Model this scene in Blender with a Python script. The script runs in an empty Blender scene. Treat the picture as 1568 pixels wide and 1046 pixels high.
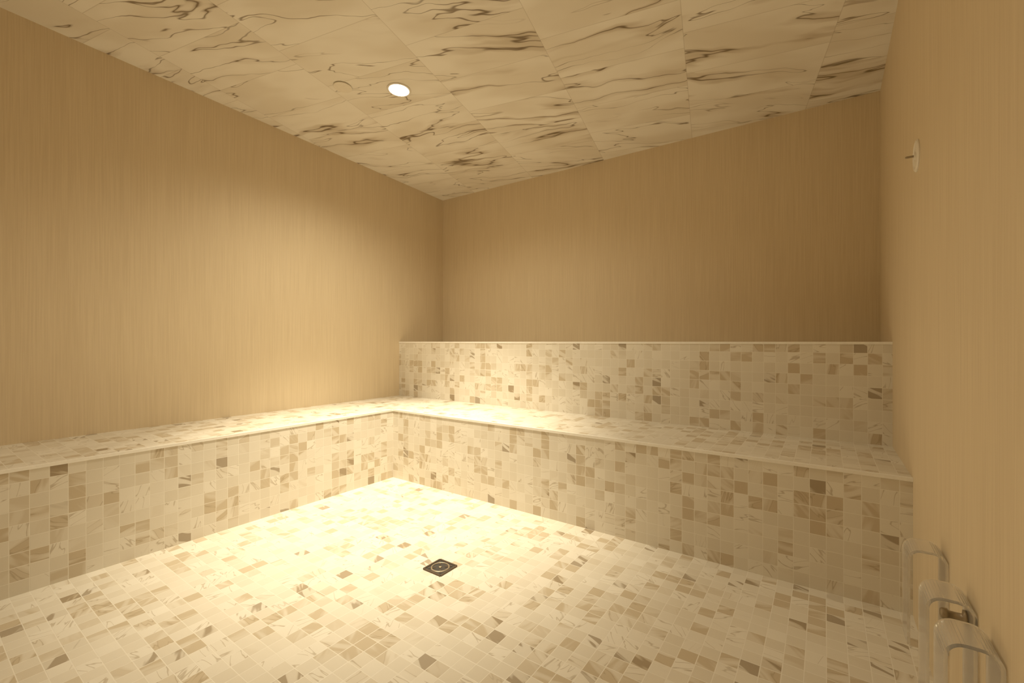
import bpy, bmesh, math
from mathutils import Vector, Matrix
sc = bpy.context.scene
sc.view_settings.view_transform = 'Standard'
sc.view_settings.look = 'None'
sc.view_settings.gamma = 1.13
XL, XR, YB, YF = -2.97, 0.24, 3.07, -1.3
P = 0.0508
SEAT, LEDGE, CAMH = 9*P, 18*P, 0.9165
BX, BY, TY = -2.385, 1.988, 2.541
CZ0, CSL = 2.255, 0.048
def cz(y): return CZ0 + CSL*(YB-y)

# ---------- node helpers ----------
class NT:
    def __init__(s, name):
        s.m = bpy.data.materials.new(name); s.m.use_nodes = True
        s.t = s.m.node_tree; s.n = s.t.nodes; s.l = s.t.links
        s.b = s.n['Principled BSDF']
    def put(s, sock, v):
        if v is None: return
        if isinstance(v, bpy.types.NodeSocket): s.l.new(v, sock)
        else: sock.default_value = v
    def math(s, op, a, b=None, c=None, clamp=False):
        n = s.n.new('ShaderNodeMath'); n.operation = op; n.use_clamp = clamp
        s.put(n.inputs[0], a); s.put(n.inputs[1], b); s.put(n.inputs[2], c)
        return n.outputs[0]
    def vmath(s, op, a, b=None, scale=None):
        n = s.n.new('ShaderNodeVectorMath'); n.operation = op
        s.put(n.inputs[0], a); s.put(n.inputs[1], b)
        if scale is not None: s.put(n.inputs['Scale'], scale)
        return n.outputs[0]
    def sep(s, v):
        n = s.n.new('ShaderNodeSeparateXYZ'); s.put(n.inputs[0], v); return n.outputs
    def comb(s, x, y, z=0.0):
        n = s.n.new('ShaderNodeCombineXYZ')
        s.put(n.inputs[0], x); s.put(n.inputs[1], y); s.put(n.inputs[2], z); return n.outputs[0]
    def smooth(s, v, a, b, lo=0.0, hi=1.0):
        n = s.n.new('ShaderNodeMapRange'); n.interpolation_type = 'SMOOTHSTEP'
        s.put(n.inputs[0], v); s.put(n.inputs[1], a); s.put(n.inputs[2], b)
        s.put(n.inputs[3], lo); s.put(n.inputs[4], hi); return n.outputs[0]
    def noise(s, v, scale, detail=2.0, rough=0.5, dist=0.0):
        n = s.n.new('ShaderNodeTexNoise'); s.put(n.inputs['Vector'], v)
        s.put(n.inputs['Scale'], scale); s.put(n.inputs['Detail'], detail)
        s.put(n.inputs['Roughness'], rough); s.put(n.inputs['Distortion'], dist)
        return n.outputs[0]
    def white(s, v):
        n = s.n.new('ShaderNodeTexWhiteNoise'); n.noise_dimensions = '3D'
        s.put(n.inputs['Vector'], v); return n.outputs['Value'], n.outputs['Color']
    def rotz(s, v, ang):
        n = s.n.new('ShaderNodeVectorRotate'); n.rotation_type = 'Z_AXIS'
        s.put(n.inputs['Vector'], v); s.put(n.inputs['Angle'], ang); return n.outputs[0]
    def mix(s, f, a, b, blend='MIX'):
        n = s.n.new('ShaderNodeMix'); n.data_type = 'RGBA'; n.blend_type = blend
        s.put(n.inputs[0], f)
        s.put(n.inputs[6], a if isinstance(a, bpy.types.NodeSocket) else (*a, 1))
        s.put(n.inputs[7], b if isinstance(b, bpy.types.NodeSocket) else (*b, 1))
        return n.outputs[2]
    def uv(s):
        n = s.n.new('ShaderNodeUVMap'); n.uv_map = 'UVMap'; return n.outputs[0]
    def bump(s, h, strength, dist):
        n = s.n.new('ShaderNodeBump'); s.put(n.inputs['Height'], h)
        n.inputs['Strength'].default_value = strength; n.inputs['Distance'].default_value = dist
        s.l.new(n.outputs[0], s.b.inputs['Normal'])

def mosaic(name, seed):
    s = NT(name); uv = s.uv()
    q = s.vmath('SCALE', uv, scale=1.0/P)
    cell = s.vmath('FLOOR', q); fr = s.sep(s.vmath('FRACTION', q))
    c3 = s.vmath('ADD', cell, (seed, seed*1.7, 3.3+seed))
    r1, col = s.white(c3)
    r2, col2 = s.white(s.vmath('ADD', c3, (31.7, 11.3, 7.7)))
    r3 = s.sep(col2)[1]
    ex = s.math('MINIMUM', fr[0], s.math('SUBTRACT', 1.0, fr[0]))
    ey = s.math('MINIMUM', fr[1], s.math('SUBTRACT', 1.0, fr[1]))
    tile = s.smooth(s.math('MINIMUM', ex, ey), 0.012, 0.035)
    off = s.vmath('SCALE', col, scale=60.0)
    rv = s.rotz(uv, s.math('MULTIPLY', s.math('FLOOR', s.math('MULTIPLY', r2, 4.99)), 0.9))
    st = s.vmath('ADD', s.vmath('MULTIPLY', rv, (5.0, 26.0, 5.0)), off)
    n1 = s.noise(st, 1.0, 2.0, 0.5, 0.1)
    ridge = s.math('ABSOLUTE', s.math('SUBTRACT', n1, 0.52))
    veinmask = s.smooth(ridge, 0.0, 0.020, 1.0, 0.0)
    base = s.mix(r1, (0.70, 0.635, 0.52), (0.81, 0.755, 0.65))
    cl = s.noise(cell, 0.23, 1.0)
    thr = s.math('ADD', 0.58, s.math('MULTIPLY', s.math('SUBTRACT', 0.5, cl), 1.2))
    istan = s.smooth(s.math('SUBTRACT', r3, thr), 0.0, 0.30)
    tanamt = s.math('MULTIPLY', istan, s.smooth(n1, 0.38, 0.54, 0.25, 0.92))
    base = s.mix(tanamt, base, (0.54, 0.44, 0.30))
    isv = s.smooth(r1, 0.52, 0.66)
    base = s.mix(s.math('MULTIPLY', s.math('MULTIPLY', isv, veinmask), 0.6), base, (0.37, 0.28, 0.17))
    isd = s.smooth(r2, 0.95, 0.96)
    base = s.mix(s.math('MULTIPLY', isd, s.smooth(n1, 0.47, 0.54, 0.10, 0.8)), base, (0.29, 0.215, 0.13))
    colr = s.mix(tile, (0.83, 0.775, 0.67), base)
    s.l.new(colr, s.b.inputs['Base Color'])
    s.b.inputs['Roughness'].default_value = 0.38
    s.b.inputs['Specular IOR Level'].default_value = 0.35
    s.bump(tile, 0.25, 0.001)
    return s.m

def marble(name):
    s = NT(name); uv = s.rotz(s.uv(), math.radians(-11))
    uv = s.vmath('ADD', uv, (CEIL_OU, CEIL_OV, 0))
    x, y, _ = s.sep(uv)
    cu = s.math('FLOOR', s.math('DIVIDE', x, 0.61))
    yo = s.math('ADD', y, s.math('MULTIPLY', cu, 0.1015))
    cv = s.math('FLOOR', s.math('DIVIDE', yo, 0.305))
    fu = s.math('FRACT', s.math('DIVIDE', x, 0.61)); fv = s.math('FRACT', s.math('DIVIDE', yo, 0.305))
    eu = s.math('MULTIPLY', s.math('MINIMUM', fu, s.math('SUBTRACT', 1.0, fu)), 0.61)
    ev = s.math('MULTIPLY', s.math('MINIMUM', fv, s.math('SUBTRACT', 1.0, fv)), 0.305)
    joint = s.smooth(s.math('MINIMUM', eu, ev), 0.0007, 0.0024, 1.0, 0.0)
    r, col = s.white(s.comb(cu, cv, 8.2))
    r2 = s.sep(col)[2]
    off = s.vmath('SCALE', col, scale=40.0)
    tilt = s.math('SUBTRACT', s.math('MULTIPLY', s.math('SUBTRACT', r, 0.5), 0.40), 0.13)
    rv = s.rotz(uv, tilt)
    bend = s.noise(s.vmath('ADD', rv, off), 3.4, 2.5, 0.5)
    rx, ry, _z = s.sep(rv)
    ry = s.math('ADD', ry, s.math('MULTIPLY', s.math('SUBTRACT', bend, 0.5), 0.13))
    st = s.vmath('ADD', s.comb(s.math('MULTIPLY', rx, 1.0), s.math('MULTIPLY', ry, 6.5), 0.0), off)
    n1 = s.noise(st, 1.0, 3.0, 0.5, 0.0)
    f1 = s.math('ABSOLUTE', s.math('SUBTRACT', s.math('FRACT', s.math('MULTIPLY', n1, 5.0)), 0.5))
    a1 = s.math('ABSOLUTE', s.math('SUBTRACT', n1, 0.5))
    mm = s.n.new('ShaderNodeTexNoise'); s.put(mm.inputs['Vector'], s.vmath('ADD', s.vmath('MULTIPLY', rv, (2.0, 4.0, 1.0)), s.vmath('ADD', off, (3.0, 25.0, 7.0))))
    mm.inputs['Scale'].default_value = 1.0; mm.inputs['Detail'].default_value = 2.0
    mc = s.sep(mm.outputs['Color'])
    m1 = s.smooth(mc[0], 0.44, 0.58); m2 = s.smooth(mc[1], 0.42, 0.58)
    strong = s.smooth(r2, 0.45, 0.75)
    w1 = s.math('ADD', 0.035, s.math('MULTIPLY', m1, 0.035))
    v1 = s.smooth(f1, 0.0, w1, 1.0, 0.0)
    w2 = s.math('ADD', 0.005, s.math('MULTIPLY', s.math('MULTIPLY', m1, strong), 0.011))
    v2 = s.smooth(a1, 0.0, w2, 1.0, 0.0)
    patch = s.smooth(a1, 0.01, 0.075, 1.0, 0.0)
    c = s.mix(s.smooth(mc[2], 0.38, 0.62), (0.76, 0.685, 0.56), (0.86, 0.80, 0.69))
    c = s.mix(s.math('MULTIPLY', s.math('MULTIPLY', patch, m1), s.math('ADD', 0.12, s.math('MULTIPLY', strong, 0.5))), c, (0.50, 0.40, 0.27))
    c = s.mix(s.math('MULTIPLY', v1, s.math('ADD', 0.12, s.math('MULTIPLY', m2, 0.6))), c, (0.31, 0.23, 0.14))
    c = s.mix(s.math('MULTIPLY', v2, s.math('ADD', 0.6, s.math('MULTIPLY', m1, 0.32))), c, (0.16, 0.11, 0.065))
    c = s.mix(s.math('MULTIPLY', joint, 0.4), c, (0.42, 0.34, 0.23))
    s.l.new(c, s.b.inputs['Base Color'])
    s.b.inputs['Roughness'].default_value = 0.5
    s.b.inputs['Specular IOR Level'].default_value = 0.25
    return s.m

def striated(name):
    s = NT(name); uv = s.uv()
    a = s.noise(s.vmath('MULTIPLY', uv, (170.0, 2.6, 1.0)), 1.0, 3.0, 0.65)
    d = s.noise(s.vmath('MULTIPLY', uv, (13.0, 0.6, 1.0)), 1.0, 2.0, 0.5)
    v = s.math('ADD', s.math('MULTIPLY', a, 0.8), s.math('MULTIPLY', d, 0.2))
    c = s.mix(s.smooth(v, 0.33, 0.67), WALL_A, WALL_B)
    s.l.new(c, s.b.inputs['Base Color'])
    s.b.inputs['Roughness'].default_value = 0.6
    s.b.inputs['Specular IOR Level'].default_value = 0.25
    return s.m

def simple(name, col, rough=0.5, metal=0.0, nscale=60.0, var=0.06, **kw):
    s = NT(name)
    tc = s.n.new('ShaderNodeTexCoord').outputs['Object']
    n = s.noise(tc, nscale, 2.0)
    lo = tuple(max(0, v*(1-var)) for v in col); hi = tuple(min(1, v*(1+var)) for v in col)
    s.l.new(s.mix(n, lo, hi), s.b.inputs['Base Color'])
    s.b.inputs['Roughness'].default_value = rough; s.b.inputs['Metallic'].default_value = metal
    for k, v in kw.items(): s.b.inputs[k.replace('_', ' ')].default_value = v
    return s.m

WALL_A, WALL_B = (0.655, 0.522, 0.34), (0.725, 0.59, 0.395)
CEIL_OU, CEIL_OV = 0.0, 0.0
_a = math.radians(-11); _x = -1.339*math.cos(_a) - 3.08*math.sin(_a)
CEIL_OU = 0.61*20 - _x
M_floor = mosaic('mosaic_floor', 0.0)
M_bench = mosaic('mosaic_bench', 5.0)
M_ceil = marble('marble_ceiling')
M_wall = striated('striated_wall')
M_trim = simple('cream_edge_trim', (0.92, 0.88, 0.80), 0.4)
M_plate = simple('painted_plate', (0.80, 0.73, 0.62), 0.45)
M_cover = simple('speaker_grille_paint', (0.80, 0.72, 0.59), 0.5)
M_bronze = simple('dark_bronze', (0.10, 0.07, 0.045), 0.4, 0.7)
M_bronze2 = simple('worn_bronze', (0.36, 0.29, 0.20), 0.4, 0.7)
M_dark = simple('slot_shadow_black', (0.02, 0.015, 0.01), 0.7)
M_acryl = simple('clear_acrylic', (0.98, 0.97, 0.95), 0.15, 0.0, var=0.01, Transmission_Weight=0.9, IOR=1.32)
s = NT('lamp_lens'); s.b.inputs['Base Color'].default_value = (0.9, 0.85, 0.7, 1)
s.b.inputs['Emission Color'].default_value = (1.0, 0.9, 0.68, 1); s.b.inputs['Emission Strength'].default_value = 12
M_lens = s.m

# ---------- geometry helpers ----------
def finish(name, bm, mats, parent=None, smooth=False, uvbox=True):
    bmesh.ops.recalc_face_normals(bm, faces=bm.faces)
    if uvbox:
        ul = bm.loops.layers.uv.new('UVMap')
        for f in bm.faces:
            n = f.normal; ax = max(range(3), key=lambda i: abs(n[i]))
            for lp in f.loops:
                c = lp.vert.co
                if ax == 2: uv = (c.x - BX, c.y - BY)
                elif ax == 0: uv = (c.y - BY, c.z)
                else: uv = (c.x - BX, c.z)
                lp[ul].uv = uv
    me = bpy.data.meshes.new(name); bm.to_mesh(me); bm.free()
    if smooth:
        for p in me.polygons: p.use_smooth = True
    o = bpy.data.objects.new(name, me); sc.collection.objects.link(o)
    for m in (mats if isinstance(mats, (list, tuple)) else [mats]): me.materials.append(m)
    if parent: o.parent = parent
    return o
def box(bm, a, b, bevel=0.0, mi=0):
    r = bmesh.ops.create_cube(bm, size=1)
    vs = r['verts']
    for v in vs:
        v.co = Vector([(a[i]+b[i])/2 + v.co[i]*(b[i]-a[i]) for i in range(3)])
    fs = set(f for v in vs for f in v.link_faces)
    for f in fs: f.material_index = mi
    if bevel:
        es = set(e for v in vs for e in v.link_edges)
        bmesh.ops.bevel(bm, geom=list(es), offset=bevel, segments=3, affect='EDGES', profile=0.5)
def lathe(bm, prof, M, seg=48, mi=0, cap0=True, cap1=True):
    rings = []
    for r, z in prof:
        rings.append([bm.verts.new(M @ Vector((r*math.cos(2*math.pi*i/seg), r*math.sin(2*math.pi*i/seg), z))) for i in range(seg)])
    for a, b in zip(rings, rings[1:]):
        for i in range(seg):
            f = bm.faces.new((a[i], a[(i+1) % seg], b[(i+1) % seg], b[i])); f.material_index = mi
    if cap0: bm.faces.new(rings[0]).material_index = mi
    if cap1: bm.faces.new(rings[-1]).material_index = mi
def empty(name, loc=(0, 0, 0)):
    e = bpy.data.objects.new(name, None); e.empty_display_size = 0.1
    sc.collection.objects.link(e); return e

# ---------- room shell ----------
T = 0.12
HT = 2.62
def slab(name, a, b, mat):
    bm = bmesh.new(); box(bm, a, b); return finish(name, bm, mat)
slab('floor', (XL-T, YF-T, -T), (XR+T, YB+T, 0), M_floor)
slab('wall_left', (XL-T, YF-T, 0), (XL, YB+T, HT), M_wall)
slab('wall_right', (XR, YF-T, 0), (XR+T, YB+T, HT), M_wall)
slab('wall_back', (XL, YB, 0), (XR, YB+T, HT), M_wall)
slab('wall_front', (XL, YF-T, 0), (XR, YF, HT), M_wall)
bm = bmesh.new()
vs = []
for dz in (0, 0.1):
    vs.append([bm.verts.new((x, y, cz(y)+dz)) for x, y in ((XL, YF), (XR, YF), (XR, YB), (XL, YB))])
bm.faces.new(vs[0][::-1]); bm.faces.new(vs[1])
for i in range(4): bm.faces.new((vs[0][i], vs[0][(i+1) % 4], vs[1][(i+1) % 4], vs[1][i]))
o = finish('ceiling', bm, M_ceil)
for lp in o.data.loops:
    c = o.data.vertices[lp.vertex_index].co; o.data.uv_layers[0].data[lp.index].uv = (c.x, c.y)

# ---------- benches ----------
NZ = 0.011
bm = bmesh.new(); box(bm, (XL, YF, 0), (BX, TY, SEAT)); finish('mosaic_bench', bm, M_bench)
bm = bmesh.new(); box(bm, (BX, BY, 0), (XR, TY, SEAT)); finish('tiled_bench', bm, M_bench)
bm = bmesh.new(); box(bm, (XL, TY, 0), (XR, YB, LEDGE)); finish('tiled_ledge', bm, M_bench)
e = 0.003
bm = bmesh.new(); box(bm, (BX-NZ, YF, SEAT-0.010), (BX+e, BY-e, SEAT+0.002)); finish('trim_1', bm, M_trim)
bm = bmesh.new(); box(bm, (BX-NZ, BY-e, SEAT-0.010), (XR, BY+NZ, SEAT+0.002)); finish('trim_2', bm, M_trim)
bm = bmesh.new(); box(bm, (XL, TY-e, LEDGE-0.011), (XR, TY+NZ, LEDGE+0.0008)); finish('trim_3', bm, M_trim)

# ---------- ceiling fittings ----------
tilt = Matrix.Rotation(-math.atan(CSL), 4, 'X')
def ceilM(x, y): return Matrix.Translation((x, y, cz(y))) @ tilt
LC = (1.0, 0.86, 0.60)
def downlight(x, y, beams):
    E = empty('recessed_downlight'); M = ceilM(x, y)
    bm = bmesh.new()
    lathe(bm, [(0.055, -0.0), (0.066, -0.0), (0.066, -0.003), (0.062, -0.006), (0.055, -0.005), (0.055, 0.0)], M, cap0=False, cap1=False)
    finish('trim_ring', bm, M_plate, E, True, False)
    bm = bmesh.new()
    lathe(bm, [(0.055, -0.001), (0.055, -0.004), (0.02, -0.0055)], M, cap0=True, cap1=True)
    finish('lens', bm, M_lens, E, False, False)
    for power, size in beams:
        L = bpy.data.lights.new('downlight_beam', 'SPOT'); L.energy = power; L.color = LC
        L.spot_size = math.radians(size); L.spot_blend = 1.0; L.shadow_soft_size = 0.05
        lo = bpy.data.objects.new('beam', L); sc.collection.objects.link(lo)
        lo.location = (x, y, cz(y)-0.03); lo.parent = E
downlight(-1.945, 1.663, ((80, 150), (350, 72)))
downlight(-1.0, -0.5, ((34, 150),))
E = empty('ceiling_speaker'); M = ceilM(-2.188, 1.473); bm = bmesh.new()
lathe(bm, [(0.045, 0.0), (0.045, -0.003), (0.049, -0.004), (0.049, -0.007), (0.046, -0.008), (0.01, -0.0085)], M)
finish('cover', bm, M_cover, E, False, False)

# ---------- floor drain ----------
E = empty('floor_drain'); a = 0.047
dx, dy = -1.275, 1.303
bm = bmesh.new(); box(bm, (dx-a, dy-a, 0.0), (dx+a, dy+a, 0.002), 0.0005); finish('base_plate', bm, M_dark, E)
bm = bmesh.new()
for s0 in (-1, 1):
    box(bm, (dx-a, dy+s0*a-0.004, 0.0005), (dx+a, dy+s0*a+0.004, 0.004), 0.0008)
    box(bm, (dx+s0*a-0.004, dy-a, 0.0005), (dx+s0*a+0.004, dy+a, 0.004), 0.0008)
finish('frame', bm, M_bronze, E)
bm = bmesh.new(); M = Matrix.Translation((dx, dy, 0))
for r in (0.036,):
    lathe(bm, [(r-0.0035, 0.001), (r-0.0035, 0.004), (r+0.001, 0.0045), (r+0.003, 0.001)], M, cap0=False, cap1=False)
lathe(bm, [(0.007, 0.001), (0.006, 0.0045), (0.002, 0.005)], M)
finish('grate_rings', bm, M_bronze2, E, True)
bm = bmesh.new()
for k in range(4):
    b2 = bmesh.new(); box(b2, (0.018, -0.003, 0.001), (0.048, 0.003, 0.004), 0.0006)
    b2.transform(M @ Matrix.Rotation(k*math.pi/2+math.pi/4, 4, 'Z'))
    me = bpy.data.meshes.new('t'); b2.to_mesh(me); b2.free(); bm.from_mesh(me); bpy.data.meshes.remove(me)
finish('grate_spokes', bm, M_bronze, E)

# ---------- wall temperature probe ----------
E = empty('temperature_probe')
MW = Matrix.Translation((XR, 1.90, 1.508)) @ Matrix.Rotation(-math.pi/2, 4, 'Y')
bm = bmesh.new()
lathe(bm, [(0.050, 0), (0.050, 0.003), (0.047, 0.006), (0.041, 0.007), (0.038, 0.0045), (0.012, 0.0045), (0.011, 0.008), (0.006, 0.009)], MW)
finish('cover_plate', bm, M_plate, E, False, False)
bm = bmesh.new(); lathe(bm, [(0.0035, 0.006), (0.0035, 0.027), (0.0022, 0.030)], MW, 20)
finish('probe_rod', bm, M_bronze2, E, True, False)

# ---------- steam heads with clear acrylic guards ----------
def arch(x0, x1, z0, z1, r, n=8):
    pts = [(x0, z0)]
    for i in range(n+1):
        t = math.pi - i*math.pi/2/n; pts.append((x0+r+r*math.cos(t), z1-r+r*math.sin(t)))
    for i in range(n+1):
        t = math.pi/2 - i*math.pi/2/n; pts.append((x1-r+r*math.cos(t), z1-r+r*math.sin(t)))
    pts.append((x1, z0)); return pts
def guard(yc, nozzle):
    E = empty('steam_outlet_guard')
    th = 0.006
    out = arch(0.165, XR-0.0005, 0.17, 0.408, 0.028); inn = arch(0.165+th, XR-0.0005-th, 0.17, 0.408-th, 0.028-th)
    bm = bmesh.new(); R = []
    for pts in (out, inn):
        R.append([[bm.verts.new((x, yc+s, z)) for x, z in pts] for s in (-0.042, 0.042)])
    n = len(out)
    for i in range(n-1):
        bm.faces.new((R[0][0][i], R[0][0][i+1], R[0][1][i+1], R[0][1][i]))
        bm.faces.new((R[1][0][i], R[1][1][i], R[1][1][i+1], R[1][0][i+1]))
        for k in (0, 1): bm.faces.new((R[0][k][i], R[1][k][i], R[1][k][i+1], R[0][k][i+1]))
    for i in (0, n-1): bm.faces.new((R[0][0][i], R[0][1][i], R[1][1][i], R[1][0][i]))
    finish('clear_shell', bm, M_acryl, E, False, False)
    if nozzle:
        MN = Matrix.Translation((XR-0.0065, yc+0.01, 0.355)) @ Matrix.Rotation(-math.pi/2, 4, 'Y')
        bm = bmesh.new()
        lathe(bm, [(0.016, 0), (0.016, 0.004), (0.008, 0.006), (0.008, 0.026), (0.011, 0.028), (0.011, 0.036), (0.008, 0.039), (0.005, 0.039), (0.004, 0.034)], MN, 32)
        finish('steam_nozzle', bm, M_bronze2, E, True, False)
guard(1.50, False); guard(1.255, True); guard(1.09, False)

# ---------- camera / world ----------
cam = bpy.data.cameras.new('camera'); cam.sensor_width = 36; cam.lens = 36*680/1568; cam.clip_start = 0.02
co = bpy.data.objects.new('camera', cam); sc.collection.objects.link(co)
co.location = (0, 0, CAMH); co.rotation_euler = (math.pi/2, 0, math.radians(35.2)); sc.camera = co
w = bpy.data.worlds.new('world'); sc.world = w; w.use_nodes = True
w.node_tree.nodes['Background'].inputs[0].default_value = (0.0, 0.0, 0.0, 1)
